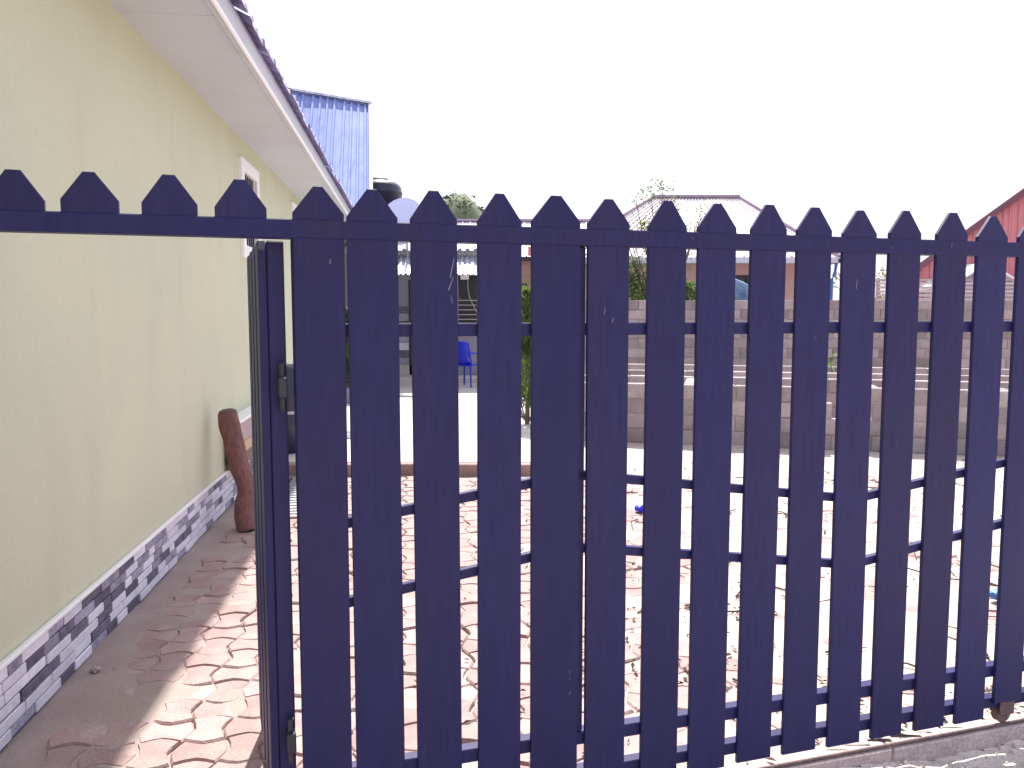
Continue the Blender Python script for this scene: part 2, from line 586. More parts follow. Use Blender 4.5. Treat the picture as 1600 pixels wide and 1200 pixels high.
xl, xr = plat_pt(0.06, py0), 0.62
nP = 5
for k in range(nP):
    ya, yb = py0 + .12 + k * 1.85, py0 + .12 + (k + 1) * 1.85 - 0.012
    for (fa, fb) in ((0.0, 0.497), (0.503, 1.0)):
        pts = []
        for yy, ff_ in ((ya, fa), (ya, fb), (yb, fb), (yb, fa)):
            L, R = plat_pt(.06, yy), 0.62 + 0.0 * yy
            pts.append((L + (R - L) * ff_, yy))
        m = MB()
        m.add([(x, y, -.1) for x, y in pts] + [(x, y, .1 + rnd.uniform(-.002, .002)) for x, y in pts],
              [(3, 2, 1, 0), (4, 5, 6, 7), (0, 1, 5, 4), (1, 2, 6, 5), (2, 3, 7, 6), (3, 0, 4, 7)])
        m.build('concrete_slab', M_SLAB, plat)
x = xl
while x < 0.62:
    x2 = min(x + 0.5, 0.62)
    MB().box((x + .003, py0, -.08), (x2 - .003, py0 + .112, .098 + rnd.uniform(-.003, .003)), .008).build('kerb_stone', M_KERB, plat)
    x = x2

# outside the gate: concrete sill, steel track, rough ground
sill = empty('gate_sill', G0, GA); sill['kind'] = 'structure'
s = -3.6
while s < 2.2:
    L = 0.62
    MB().box((s + .002, -.006, -.14), (s + L - .002, .16, -.002 + rnd.uniform(-.0015, .0015)), .005).build('sill_stone', M_SILL, sill)
    s += L
MB().box((-3.6, .004, -.001), (2.2, .016, .010), .003).build('track', M_RUST, sill)


def road_h(x, y):
    return -0.050 + 0.022 * noise.fractal(Vector((x * 2.4, y * 2.4, 9)), 1.0, 2.0, 5) + 0.009 * noise.noise(Vector((x * 14, y * 14, 2))) + 0.005 * noise.noise(Vector((x * 30, y * 30, 6)))


v_, f_ = sheet(-4.0, 5.0, -1.0, 4.4, 0.03, road_h, lambda x, y: gate_y(x, y) < 0.02)
o = MB().add(v_, f_).build('road', M_ROAD, smooth=True); o['kind'] = 'structure'

# ------------------------------------------------------------------ CREAM HOUSE (local x along the wall, local -y outwards)
house = empty('cream_house', W0, WA)
tag(house, 'cream painted house with black and white stone tile plinth and white eaves', 'house')
S0, S1 = -3.2, 15.8
win = [(4.33, 5.03, 2.03, 2.78), (7.35, 8.35, 1.25, 2.81), (11.2, 12.4, 1.1, 2.7)]
TH = .2


def walled(mb, x0, x1, z0, z1, y0, y1, holes):
    xs = sorted({x0, x1, *[h[0] for h in holes], *[h[1] for h in holes]})
    for a, b in zip(xs, xs[1:]):
        hs = sorted([h for h in holes if h[0] <= a + 1e-6 and h[1] >= b - 1e-6], key=lambda h: h[2])
        z = z0
        for h in hs:
            mb.box((a, y0, z), (b, y1, h[2])); z = h[3]
        mb.box((a, y0, z), (b, y1, z1))


m = MB()
walled(m, S0, S1, -.15, 3.0, 0, TH, win)
m.box((S0, TH, -.15), (S0 + .2, 7, 3.0)); m.box((S1 - .2, TH, -.15), (S1, 7, 3.0)); m.box((S0, 7, -.15), (S1, 7.2, 3.0))
m.build('wall', M_CREAM, house)
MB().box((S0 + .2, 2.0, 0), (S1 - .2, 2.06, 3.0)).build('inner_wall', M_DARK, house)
for a, b, c, d in win:
    fr = MB()
    fw = .06
    fr.box((a - .045, -.03, c - .05), (a + fw, .06, d + .05), .006); fr.box((b - fw, -.03, c - .05), (b + .045, .06, d + .05), .006)
    fr.box((a + fw, -.03, d - fw), (b - fw, .06, d + .05), .006); fr.box((a + fw, -.035, c - .05), (b - fw, .06, c + fw), .006)
    fo = fr.build('window', M_WHITE, house)
    MB().box((a + fw - .005, .02, c + fw - .005), (b - fw + .005, .026, d - fw + .005)).build('pane', M_GLASS, fo)
    g = MB()
    n = max(3, int((b - a) / .11))
    for k in range(1, n):
        xx = a + fw + (b - a - 2 * fw) * k / n
        g.box((xx - .005, -.004, c + fw), (xx + .005, .006, d - fw))
    g.build('burglar_bars', M_DARK, fo)
# plinth of split stone tiles: four courses under a white capping
MB().box((S0, -.004, -.15), (S1 + .01, .0, .28)).build('grout_bed', M_GROUT, house)
MB().box((S0, -.026, .280), (S1 + .01, -.0005, .298), .004).build('capping', M_WHITE, house)
CH = .0457
tiles, far_rest = [], MB()
for c in range(6):
    z0 = .002 + c * CH
    x = -1.2 + rnd.uniform(-.2, 0)
    while x < 9.6:
        L = rnd.choice((.10, .14, .18, .18, .18, .22))
        tiles.append((x, x + L - .006, z0 + .003, z0 + CH - .003)); x += L
tiles.sort(key=lambda t: abs(t[0] - 1.5))
dark_m = {}
for k, (a, b, c, d) in enumerate(tiles):
    mm = rnd.choices((T_WHITE, T_GREY, T_DARK), (0.60, 0.25, 0.15))[0]
    pr = rnd.uniform(.006, .013)
    if k < 298:
        MB().box((a, -.004 - pr, c), (b, -.003, d), .0025).build('tile', mm, house)
    else:
        dark_m.setdefault(mm.name, (mm, MB()))[1].box((a, -.004 - pr, c), (b, -.003, d))
for nme, (mm, mb) in dark_m.items():
    mb.build('tile_field', mm, house)['kind'] = 'stuff'
# soffit boards, fascia, gutter edge, tiles
OV = 0.485
x = S0 - .1
while x < S1 + .3:
    x2 = min(x + 2.4, S1 + .35)
    MB().box((x + .0015, -OV + .02, 3.0), (x2 - .0015, .0, 3.012)).build('soffit_board', M_SOFFIT, house)
    x = x2
MB().box((S0 - .1, -OV - .012, 2.985), (S1 + .35, -OV + .018, 3.14), .004).build('fascia', M_SOFFIT, house)
MB().box((S0 - .1, -OV - .030, 2.978), (S1 + .35, -OV - .013, 3.012), .006).build('fascia_trim', M_WHITE, house)
roof = MB()
SL = math.tan(math.radians(24))
RY = 3.6


def rz_(y): return 3.155 + (y + OV + .05) * SL


ya, yb = -OV + .0, RY
roof.add([(S0 - .1, ya, rz_(ya)), (S1 + .35, ya, rz_(ya)), (S1 + .35, yb, rz_(yb)), (S0 - .1, yb, rz_(yb)),
          (S0 - .1, ya, rz_(ya) - .03), (S1 + .35, ya, rz_(ya) - .03), (S1 + .35, yb, rz_(yb) - .03), (S0 - .1, yb, rz_(yb) - .03)],
         [(0, 1, 2, 3), (7, 6, 5, 4), (0, 4, 5, 1), (1, 5, 6, 2), (2, 6, 7, 3), (3, 7, 4, 0)])
yc = 7.7
roof.add([(S0 - .1, yb, rz_(yb)), (S1 + .35, yb, rz_(yb)), (S1 + .35, yc, rz_(ya)), (S0 - .1, yc, rz_(ya)),
          (S0 - .1, yb, rz_(yb) - .03), (S1 + .35, yb, rz_(yb) - .03), (S1 + .35, yc, rz_(ya) - .03), (S0 - .1, yc, rz_(ya) - .03)],
         [(0, 1, 2, 3), (7, 6, 5, 4), (1, 5, 6, 2), (2, 6, 7, 3), (3, 7, 4, 0)])
roof.add([(S1, .0, 3.0), (S1, 7.2, 3.0), (S1, RY, rz_(RY) - .04)], [(0, 1, 2)])
roof_o = roof.build('roof', M_ROOFTILE, house)
# wavy roof tiles of the first two courses
tm = MB()
TW, TL = .37, .40
nseg = 8
for side, (y0_, y1_) in enumerate(((-.07, .36),)):
    for k in range(nseg):
        for u in (k, k + 1):
            pass
vv, ff = [], []
for r, (yy, zz) in enumerate(((-.02, -.02), (0, .0), (TL, .012))):
    for k in range(nseg + 1):
        xx = -TW / 2 + TW * k / nseg
        wv = .016 * (1 - abs(math.sin(math.pi * 2 * (k / nseg))) ** .7)
        vv.append((xx, yy, zz + (wv if r else -.004) + .02))
for r in range(2):
    for k in range(nseg):
        a = r * (nseg + 1) + k
        ff.append((a, a + 1, a + nseg + 2, a + nseg + 1))
tile_me = MB().add(vv, ff).mesh('roof_tile', M_ROOFTILE)
for row in range(2):
    x = S0
    while x < S1 + .2:
        y0_ = -OV - .055 + row * .36
        M = Matrix.Translation((x + TW / 2 + rnd.gauss(0, .004), y0_ + rnd.gauss(0, .006), rz_(y0_) + .006 * row + rnd.gauss(0, .002))) @ Matrix.Rotation(math.atan(SL) , 4, 'X') @ Matrix.Rotation(rnd.gauss(0, .012), 4, 'Z')
        link('roof_tile', tile_me, None, roof_o, matrix=M)
        x += TW + .004
# ledge projecting from the wall beyond the log
st = empty('wall_ledge', W0 + WD * 3.42, WA)
tag(st, 'low grey and cream ledge projecting from the cream wall behind the leaning log', 'ledge')
MB().box((0, -.105, .30), (2.6, -.03, .40), .008).build('shelf', M_KERB, st)
MB().box((0, -.118, .402), (2.6, -.03, .50), .008).build('cream_band', M_TAN, st)
MB().box((0, -.125, .502), (2.6, -.0005, .660), .008).build('grey_band', M_SILL, st)
MB().box((-.01, -.135, .662), (2.61, -.0005, .685), .004).build('capping', M_WHITE, st)

# ------------------------------------------------------------------ SLIDING GATE (local x along the gate, local -y to the street)
gate = empty('sliding_gate', G0, GA)
tag(gate, 'dark navy picket sliding gate across the driveway with its wicket door standing open', 'gate')
PW = .1265


def picket_poly(w_, z0, ztip=1.83, zsh=1.757, tip=.037):
    a, b = w_ / 2, tip / 2
    return [(-a, z0), (a, z0), (a, zsh), (b, ztip), (-b, ztip), (-a, zsh)]


WID = {-2.408: .130, -2.262: .134, -1.747: .146, -2.093: .128}
for sx in PICK_S:
    w_ = WID.get(sx, PW + rnd.uniform(-.003, .004))
    stub = sx < -2.5
    if stub:
        w_ = .126 + rnd.uniform(-.002, .002)
    z0 = 1.735 if stub else .05 + rnd.uniform(-.003, .004)
    if abs(sx) < .02:
        z0 = .098
    dz = rnd.uniform(-.004, .004)
    poly = picket_poly(w_, z0, (1.836 if stub else 1.83) + dz, (1.766 if stub else 1.757) + dz + rnd.uniform(-.004, .004), (.028 if stub else .025) + rnd.uniform(-.003, .004))
    mb = MB().prism(poly, -.010, .003, .0018)
    o = mb.build('picket', M_GATE, gate)
    o.location = (sx, 0, 0)
    o.rotation_euler = (0, rnd.gauss(0, .0025), rnd.gauss(0, .006))
# frame: rails behind the pickets, the top rail flush in front of them
SA, SB = -3.40, 1.0
MB().box((SA, -.0135, 1.693), (SB, .038, 1.742), .003).build('top_rail', M_GATE, gate)
MB().box((-2.46, .006, 1.437), (SB, .042, 1.474), .003).build('middle_rail', M_GATE, gate)
MB().box((-2.46, .006, .193), (SB, .046, .234), .003).build('lower_rail', M_GATE, gate)
MB().box((-2.46, .0065, .075), (SB, .0465, .113), .003).build('bottom_rail', M_GATE, gate)
for k, (zz0, zz1) in enumerate(((.872, 1.040), (.648, .820))):
    zl, zh = zz0 + .014, zz1 - .012
    nodes = [(-2.46, zl + (zh - zl) * .19), (-1.69, zh), (-.683, zl), (.33, zh), (1.0, zl + (zh - zl) * .33)]
    for (a, za), (b, zb) in zip(nodes, nodes[1:]):
        MB().bar((a, .020 + .001 * k, za), (b, .020 + .001 * k, zb), .024, .0275, bev=.002).build('brace', M_GATE, gate)
for sx in (-2.452, -1.672, .33):
    MB().box((sx - .021, .008, .236), (sx + .021, .044, 1.692), .003).build('stile', M_GATE, gate)
MB().box((SA, .006, .05), (SA + .05, .046, 1.692), .003).build('stile', M_GATE, gate)
# chips and scratches in the paint
for cx, cz, cl, ang in ((-2.055, 1.60, .05, .2), (-2.06, 1.565, .035, .35), (-2.05, 1.53, .02, -.2), (-2.375, 1.63, .012, 0), (-1.60, 1.50, .018, .1), (-1.575, 1.475, .012, .2),
                        (-1.70, .43, .012, 0), (-1.70, .41, .008, 0), (-1.70, .365, .012, .1), (-1.32, 1.72, .006, 0), (-.60, 1.71, .006, 0), (-.36, 1.72, .012, 0), (-.73, 1.58, .03, .1), (-.88, 1.42, .008, 0)):
    px_ = min(PICK_S, key=lambda q: abs(q - cx))
    yy = -.0143 if cz > 1.69 else -.0110
    wq = .0009 + .0009 * rnd.random()
    MB().prism([(cx - wq, cz), (cx + wq * .6, cz - cl * .1), (cx + wq + cl * math.tan(ang), cz + cl), (cx + cl * math.tan(ang), cz + cl * 1.05)], yy, yy + .0006).build('paint_chip', M_CHIP, gate)
# roller under the gate
rl = empty('roller', (.0, .02, 0), 0, gate)
m = MB()
n = 20
prof = [(.030, -.012), (.036, -.010), (.027, 0), (.036, .010), (.030, .012)]
for r_, yy in prof:
    for k in range(n):
        a = 2 * math.pi * k / n
        m.v.append((r_ * math.cos(a), yy, .046 + r_ * math.sin(a)))
for i in range(len(prof) - 1):
    for k in range(n):
        m.f.append((i * n + k, i * n + (k + 1) % n, (i + 1) * n + (k + 1) % n, (i + 1) * n + k))
m.f.append(tuple(range(n))); m.f.append(tuple(range((len(prof) - 1) * n, len(prof) * n)))
m.build('wheel', M_RUST, rl)
MB().box((-.032, -.026, .046), (.034, -.020, .115), .004).box((-.032, .016, .046), (.034, .022, .115), .004).tube([(0, -.03, .046), (0, .028, .046)], .007, 8).build('fork', M_RUST, rl)

# wicket door hinged on the first picket and swung inwards
dloc = Vector((-2.512, .035, 0))
dvec = Vector((-0.262, 0.705, 0)).normalized()
door = empty('wicket_door', dloc, math.atan2(dvec.y, dvec.x) - GA, gate)
door['label'] = 'narrow picket wicket door swung open inwards on its hinges'
DL = .78
MB().box((.0, -.022, .09), (.046, .022, 1.69), .004).build('door_stile', M_GATE, door)
MB().box((DL - .046, -.022, .09), (DL, .022, 1.69), .004).build('door_stile', M_GATE, door)
for za in (.12, .88, 1.45, 1.635):
    MB().box((.047, -.018, za), (DL - .047, .018, za + .04), .003).build('door_rail', M_GATE, door)
for k in range(4):
    cx = .064 + k * .19
    poly = [(-PW / 2, .07), (PW / 2, .07), (PW / 2, 1.665), (PW / 2 - .02, 1.69), (-PW / 2 + .02, 1.69), (-PW / 2, 1.665)]
    o = MB().prism(poly, -.012, .008, .002).build('door_picket', M_GATE, door)
    # outer face of the open door turns towards the house
    o.location = (cx, .032, 0)
    o.rotation_euler = (0, 0, math.pi)
for za in (.31, 1.28):
    MB().box((-.046, -.020, za), (-.001, .004, za + .055), .004).tube([(-.022, -.008, za - .035), (-.022, -.008, za + .09)], .009, 8).build('hinge', M_DARK, door)

# ------------------------------------------------------------------ LOG leaning on the wall
pts = [(-1.835, 5.46, -.01), (-1.872, 5.49, .12), (-1.862, 5.515, .27), (-1.905, 5.54, .42), (-1.955, 5.57, .58), (-1.99, 5.59, .72), (-2.005, 5.60, .80)]
rad = [.070, .066, .056, .066, .068, .072, .066]
dpts, drad = [], []
for i in range(len(pts) - 1):
    P = [Vector(pts[max(0, min(len(pts) - 1, i + k))]) for k in (-1, 0, 1, 2)]
    for q in range(6):
        t = q / 6
        dpts.append(.5 * ((2 * P[1]) + (P[2] - P[0]) * t + (2 * P[0] - 5 * P[1] + 4 * P[2] - P[3]) * t * t + (3 * P[1] - P[0] - 3 * P[2] + P[3]) * t ** 3))
        drad.append(rad[i] + (rad[i + 1] - rad[i]) * t)
dpts.append(Vector(pts[-1])); drad.append(rad[-1])
lm = MB().tube(dpts, drad, 40)
for i, v in enumerate(lm.v):
    c = dpts[min(i // 40, len(dpts) - 1)]
    k = i % 40
    q = noise.noise(Vector(v) * 9) * .012 + noise.noise(Vector((k * .9, v[2] * 5, 3))) * .004 + noise.noise(Vector((k * .35, v[2] * 12, 7))) * .003
    lm.v[i] = tuple(Vector(v) + (Vector(v) - c).normalized() * q)
lg = lm.build('wooden_log', M_WOOD, smooth=True)
tag(lg, 'reddish brown crooked log leaning upright against the cream wall', 'log')
dd = (Vector(pts[-1]) - Vector(pts[-2])).normalized()
MB().tube([Vector(pts[-1]) - dd * .002, Vector(pts[-1]) + dd * .02, Vector(pts[-1]) + dd * .032], [.066, .056, .03], 14).build('sawn_end', M_LOGEND, lg, smooth=True)

# ------------------------------------------------------------------ CINDER BLOCK WALLS on the right
BW, BH, BT = .40, .165, .14
block_me = MB().box((-BW / 2, -BT / 2, 0), (BW / 2, BT / 2, BH), .007).mesh('block', M_BLOCK)
half_me = MB().box((-BW / 4 + .005, -BT / 2, 0), (BW / 4 - .005, BT / 2, BH), .007).mesh('block', M_BLOCK)


def block_wall(p0, p1, courses, label, notch=None, low=0.0, group='unfinished cinder block walls'):
    p0, p1 = Vector((*p0, 0)), Vector((*p1, 0))
    d = p1 - p0
    L = math.ceil(d.length / (BW + .01) - .3) * (BW + .01) - .01
    root = empty('block_wall', p0, math.atan2(d.y, d.x))
    tag(root, label, 'wall', group)
    n = int(L / (BW + .01))
    hs = lambda x: (notch[2] if notch and notch[0] < x < notch[1] else courses)
    core = MB()
    for c in range(courses):
        z = low + c * (BH + .01)
        off = 0 if c % 2 == 0 else (BW + .01) / 2
        xs = []
        if off: xs.append((BW / 4, half_me))
        k = 0
        while off + k * (BW + .01) + BW <= L + .01:
            xs.append((off + k * (BW + .01) + BW / 2, block_me)); k += 1
        end = off + k * (BW + .01)
        if L - end > BW / 2 - .03: xs.append((end + BW / 4, half_me))
        for x_, me in xs:
            if c >= hs(x_): continue
            o = link('block', me, None, root, matrix=Matrix.Translation((x_, rnd.gauss(0, .005), z + rnd.gauss(0, .0015))) @ Matrix.Rotation(rnd.gauss(0, .006), 4, 'Z'))
            core.box((x_ - (.205 if me is block_me else .1), -BT / 2 + .012, z - .012), (x_ + (.205 if me is block_me else .1), BT / 2 - .012, z + BH - .01 if c == hs(x_) - 1 else z + BH))
    core.build('mortar', M_MORTAR, root)
    return root


FD = Vector((.972, -.235))
block_wall((0.75, 9.48), (5.9, 8.22), 4, 'nearest low block wall of the roofless foundation, with a lowered stretch along its top', (2.75, 3.2, 2))
block_wall((0.95, 10.62), (6.6, 9.30), 4, 'second low block wall behind the nearest foundation wall, same height')
block_wall((1.1, 11.7), (7.4, 10.2), 4, 'third low block wall, between the second one and the farthest foundation wall')
block_wall((1.2, 13.1), (8.4, 11.4), 4, 'farthest low foundation wall, just in front of the tall boundary wall')
for k, (t0, lab) in enumerate(((1.35, 'short cross wall at the left part of the foundation'), (3.3, 'short cross wall at the middle of the foundation, beside the lowered stretch'), (4.6, 'short cross wall at the right part of the foundation'))):
    a = Vector((.75, 9.48)) + FD * t0 + Vector((.02, .11))
    b = a + Vector((.24, .97)) * .92
    block_wall(tuple(a), tuple(b), 4, lab)
block_wall((0.06, 14.8), (4.3, 14.62), 10, 'taller left run of the grey block boundary wall, under the leafy tree', group='grey block boundary walls')
block_wall((4.585, 14.6), (12.0, 14.3), 10, 'long right run of the grey block boundary wall, in front of the red sheet metal building', group='grey block boundary walls')

# ------------------------------------------------------------------ corrugated sheet helper
def ribbed(mb, p00, p10, p11, p01, pitch=.19, h=.03, rib=.05):
    """quad p00-p10 (bottom) p01-p11 (top); ribs run bottom to top"""
    p00, p10, p11, p01 = map(Vector, (p00, p10, p11, p01))
    L = (p10 - p00).length
    nrm = (p10 - p00).cross(p01 - p00).normalized()
    prof = []
    x_ = 0.0
    while x_ < L - 1e-4:
        prof += [(x_, 0), (x_ + pitch - rib, 0), (x_ + pitch - rib * .75, h), (x_ + pitch - rib * .25, h)]
        x_ += pitch
    prof = [(min(a, L), b) for a, b in prof if a < L] + [(L, 0)]
    n0 = len(mb.v)
    for a, b in prof:
        t = a / L
        mb.v.append(tuple(p00.lerp(p10, t) + nrm * b))
        mb.v.append(tuple(p01.lerp(p11, t) + nrm * b))
    for i in range(len(prof) - 1):
        mb.f.append((n0 + 2 * i, n0 + 2 * i + 2, n0 + 2 * i + 3, n0 + 2 * i + 1))
    return mb


def sheets(parent, name, m_, p00, p10, p11, p01, n, **kw):
    p00, p10, p11, p01 = map(Vector, (p00, p10, p11, p01))
    for k in range(n):
        a, b = k / n, (k + 1) / n
        off = Vector((0, 0, .004 * (k % 2)))
        ribbed(MB(), p00.lerp(p10, a) + off, p00.lerp(p10, b) + off, p01.lerp(p11, b) + off, p01.lerp(p11, a) + off, **kw).build(name, m_, parent)


# ------------------------------------------------------------------ FAR LEFT: the house with the blue sheet roof
D = 17.0
bh = empty('blue_roofed_house', (0, 0, 0))
tag(bh, 'grey house with steep blue ribbed sheet roof and tiled dado, beyond the cream house', 'house')
xa, xb = X(470, D), X(772, D)
holes = [(X(639, D), X(668, D), 0.12, 2.2), (X(712, D), X(756, D), 1.22, 2.36)]
m = MB()
walled(m, xa, xb, -.1, 2.75, D, D + .2, holes)
m.box((xb - .2, D + .2, -.1), (xb, D + 6, 2.75)); m.box((xa, D + .2, -.1), (xa + .2, D + 6, 2.75))
m.build('wall', M_GREYWALL, bh)
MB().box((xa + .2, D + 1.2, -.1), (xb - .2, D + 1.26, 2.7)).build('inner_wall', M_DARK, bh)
for i, h in enumerate(holes):
    fr = MB()
    fr.box((h[0], D - .02, h[2]), (h[0] + .05, D + .08, h[3])); fr.box((h[1] - .05, D - .02, h[2]), (h[1], D + .08, h[3]))
    fr.box((h[0] + .05, D - .02, h[3] - .05), (h[1] - .05, D + .08, h[3])); fr.box((h[0] + .05, D - .02, h[2]), (h[1] - .05, D + .08, h[2] + .05))
    fo = fr.build('window' if i else 'door', M_WHITE if i else M_DARK, bh)
    MB().box((h[0] + .05, D + .05, h[2] + .05), (h[1] - .05, D + .056, h[3] - .05)).build('pane', M_GLASS, fo)
    g = MB()
    for k in range(1, 6):
        zz = h[2] + .05 + k * .1
        g.box((h[0] + .05, D - .01, zz), (h[1] - .05, D + .005, zz + .018))
    g.build('bars', M_CABLE, fo)
# dado tiles between the openings
for (u0, u1) in ((X(530, D), X(638.5, D)), (X(669, D), X(711, D))):
    nx = max(1, round((u1 - u0) / .3))
    for r in range(8):
        for k in range(nx):
            a = u0 + (u1 - u0) * k / nx
            b = u0 + (u1 - u0) * (k + 1) / nx
            MB().box((a + .004, D - .022, .42 + r * .155), (b - .004, D - .003, .42 + r * .155 + .147)).build('tile', rnd.choices((T_WHITE, T_GREY, T_DARK), (.25, .5, .25))[0], bh)
MB().box((xa, D - .02, -.1), (X(711, D), D - .002, .415)).build('base_band', M_SLAB, bh)
# steep blue roof
e0, e1 = at(400, 352, 15.8), at(579, 352, 15.8)
r0, r1 = at(430, 139, 19.2), at(577, 164, 20.4)
sheets(bh, 'roof_sheet', M_BLUEROOF, e0, e1, r1, r0, 3, pitch=.17, h=.045, rib=.07)
m = MB(); m.bar(e1 + Vector((.02, 0, .02)), r1 + Vector((.02, 0, .03)), .07, .12); m.build('verge_trim', M_SOFFIT, bh)
m = MB(); m.bar(r0 + Vector((0, 0, .03)), r1 + Vector((0.03, 0, .03)), .24, .05); m.build('ridge_cap', M_ZINC, bh)
gb = MB().add([e1 + Vector((0, .05, -.05)), (e1.x - 1.75, 25.5, e1.z), r1 + Vector((0, .05, -.05))], [(0, 1, 2)])
gb.add([e0 + Vector((0, .05, -.05)), (e0.x - 1, 25.5, e0.z), r0 + Vector((0, .05, -.05))], [(0, 2, 1)])
gb.add([r0, r1, (e1.x - 1.75, 25.5, e1.z), (e0.x - 1, 25.5, e0.z)], [(0, 1, 2, 3)])
gb.build('roof_back', M_BLUEROOF, bh)
# porch roof of bright sheet, with its flashing and posts
ribbed(MB(), at(588, 429, 15.6), at(758, 429, 15.6), at(756, 399, 16.6), at(590, 399, 16.6), pitch=.1, h=.03, rib=.06).build('porch_roof', M_ZINC, bh)
MB().box((X(575, 16.7), 16.62, Z(398, 16.65)), (X(760, 16.7), 16.99, Z(388, 16.65))).build('porch_beam', M_SOFFIT, bh)
ribbed(MB(), at(585, 391, 16.3), at(765, 391, 16.3), at(765, 374, 19.5), at(585, 374, 19.5), pitch=.16, h=.04, rib=.08).build('flat_roof', M_ZINC, bh)
for px_ in (594, 752):
    MB().box((X(px_, 15.7) - .04, 15.66, .0), (X(px_, 15.7) + .04, 15.74, Z(431, 15.7)), .006).build('porch_post', M_SILL, bh)
MB().box((X(720, D), D - .16, Z(437, D)), (X(733, D), D - .02, Z(430, D)), .01).build('lamp_box', M_WHITE, bh)
m = MB()
cpt = [at(731, 437, D - .03), at(731, 450, D - .05), at(733, 462, D - .06), at(737, 472, D - .06), at(742, 482, D - .06), at(748, 492, D - .05)]
m.tube(cpt, .009, 6); m.build('cable', M_CABLE, bh)
# porch floor step
MB().box((X(560, 16.2), 16.15, -.05), (X(772, 16.2), D - .03, .2), .01).build('porch_step', M_SLAB, bh)

# water tank on its stand, dish
tk = empty('water_tank', (X(593, 20.6), 22.6, 0))
tk.location.x = at(593, 300, 22.6).x
tag(tk, 'black plastic water tank with domed top rising beside the blue roof', 'tank')
zt = Z(279, 22.6)
R_ = .62
prof = [(R_, -1.45), (R_, -.42), (R_ * 1.03, -.40), (R_ * 1.03, -.36), (R_, -.34), (R_ * .97, -.22), (R_ * .80, -.10), (R_ * .42, -.03), (R_ * .40, 0), (R_ * .36, .03)]
MB().lathe(prof, 28, (0, 0, zt - .03)).build('tank_body', M_TANK, tk, smooth=True)
st_ = MB()
for dx in (-.5, .5):
    for dy in (-.5, .5):
        st_.box((dx - .05, dy - .05, -.1), (dx + .05, dy + .05, zt - 1.56))
st_.box((-.62, -.62, zt - 1.56), (.62, .62, zt - 1.48))
st_.build('stand', M_DARK, tk)
MB().tube([(-.62, -.25, zt - 1.4), (-.62, -.3, zt - .2), (-.4, -.3, zt - .02)], .022, 8).build('pipe', M_CABLE, tk)

dsh = empty('satellite_dish', at(632, 350, 16.0))
tag(dsh, 'pale blue satellite dish on the porch roof beside the water tank', 'dish')
m = MB()
ax = Vector((-.25, -1, .28)).normalized()
s1 = ax.cross(Vector((0, 0, 1))).normalized(); s2 = s1.cross(ax)
RR = .47
rings = []
for i in range(7):
    r_ = RR * i / 6
    for k in range(28):
        a = 2 * math.pi * k / 28
        m.v.append(tuple(s1 * r_ * math.cos(a) + s2 * r_ * math.sin(a) * 1.05 + ax * (.14 * (i / 6) ** 2)))
for i in range(6):
    for k in range(28):
        m.f.append((i * 28 + k, i * 28 + (k + 1) % 28, (i + 1) * 28 + (k + 1) % 28, (i + 1) * 28 + k))
do = m.build('reflector', M_DISH, dsh, smooth=True)
so = do.modifiers.new('solid', 'SOLIDIFY'); so.thickness = .012
MB().tube([s2 * -RR * .9 + ax * .12, s2 * -.1 + ax * .55], .012, 6).box(tuple(s2 * -.1 + ax * .55 - Vector((.03, .03, .03))), tuple(s2 * -.1 + ax * .55 + Vector((.03, .03, .03)))).build('feed_arm', M_CABLE, dsh)
MB().tube([(0, .05, -.02), (0, .3, -.1), (0, .45, -.7)], .025, 8).build('mast', M_CABLE, dsh)

# blue plastic chair on the porch
ch = empty('plastic_chair', (X(730, 15.4), 15.4, .10), math.radians(150))
tag(ch, 'royal blue plastic chair standing in front of the grey porch', 'chair')
MB().box((-.21, -.2, .40), (.21, .22, .43), .012).build('seat', M_CHAIR, ch)
m = MB()
vv, ff = [], []
for i in range(6):
    for k in range(7):
        u = -1 + 2 * k / 6
        z_ = .43 + .42 * i / 5
        vv.append((u * (.21 - .02 * (i / 5) ** 2), .21 + .09 * i / 5 - .05 * u * u, z_ + (.03 * (1 - u * u) if i == 5 else 0)))
for i in range(5):
    for k in range(6):
        a = i * 7 + k
        ff.append((a, a + 1, a + 8, a + 7))
bo = m.add(vv, ff).build('backrest', M_CHAIR, ch, smooth=True)
bo.modifiers.new('solid', 'SOLIDIFY').thickness = .02
for sx in (-1, 1):
    for sy in (-1, 1):
        MB().tube([(sx * .18, sy * .17, .41), (sx * .225, sy * .225, 0)], [.022, .016], 8).build('leg', M_CHAIR, ch)
    MB().tube([(sx * .2, -.18, .42), (sx * .24, -.16, .62), (sx * .24, .1, .65), (sx * .21, .25, .66)], .018, 8).build('armrest', M_CHAIR, ch)

# ------------------------------------------------------------------ low tan house behind
D2 = 25.0
ph = empty('tan_house', (0, 0, 0))
tag(ph, 'long low tan house with a pale low sheet roof, behind the grey porch', 'house')
xa, xb = X(640, D2), X(934, D2)
MB().box((xa, D2, -.1), (xb, D2 + 6, Z(431, D2))).build('wall', M_TAN, ph)
MB().box((xa - .02, D2 - .03, Z(430.9, D2)), (xb + .02, D2 + 6, Z(403, D2))).build('upper_wall', M_PINK, ph)
ea, eb = at(636, 401, D2 - .5), at(938, 401, D2 - .5)
ra, rb_ = at(640, 346, D2 + 2.4), at(930, 346, D2 + 2.4)
sheets(ph, 'roof_sheet', M_PALEROOF, ea, eb, rb_, ra, 4, pitch=.24, h=.03, rib=.06)
m = MB(); m.bar(ra + Vector((0, 0, .04)), rb_ + Vector((0, 0, .04)), .22, .07); m.build('ridge_cap', M_HIPCAP, ph)
MB().box((ea.x, ea.y + .004, ea.z - .13), (eb.x, ea.y + .03, ea.z - .004)).build('fascia', M_DARK, ph)
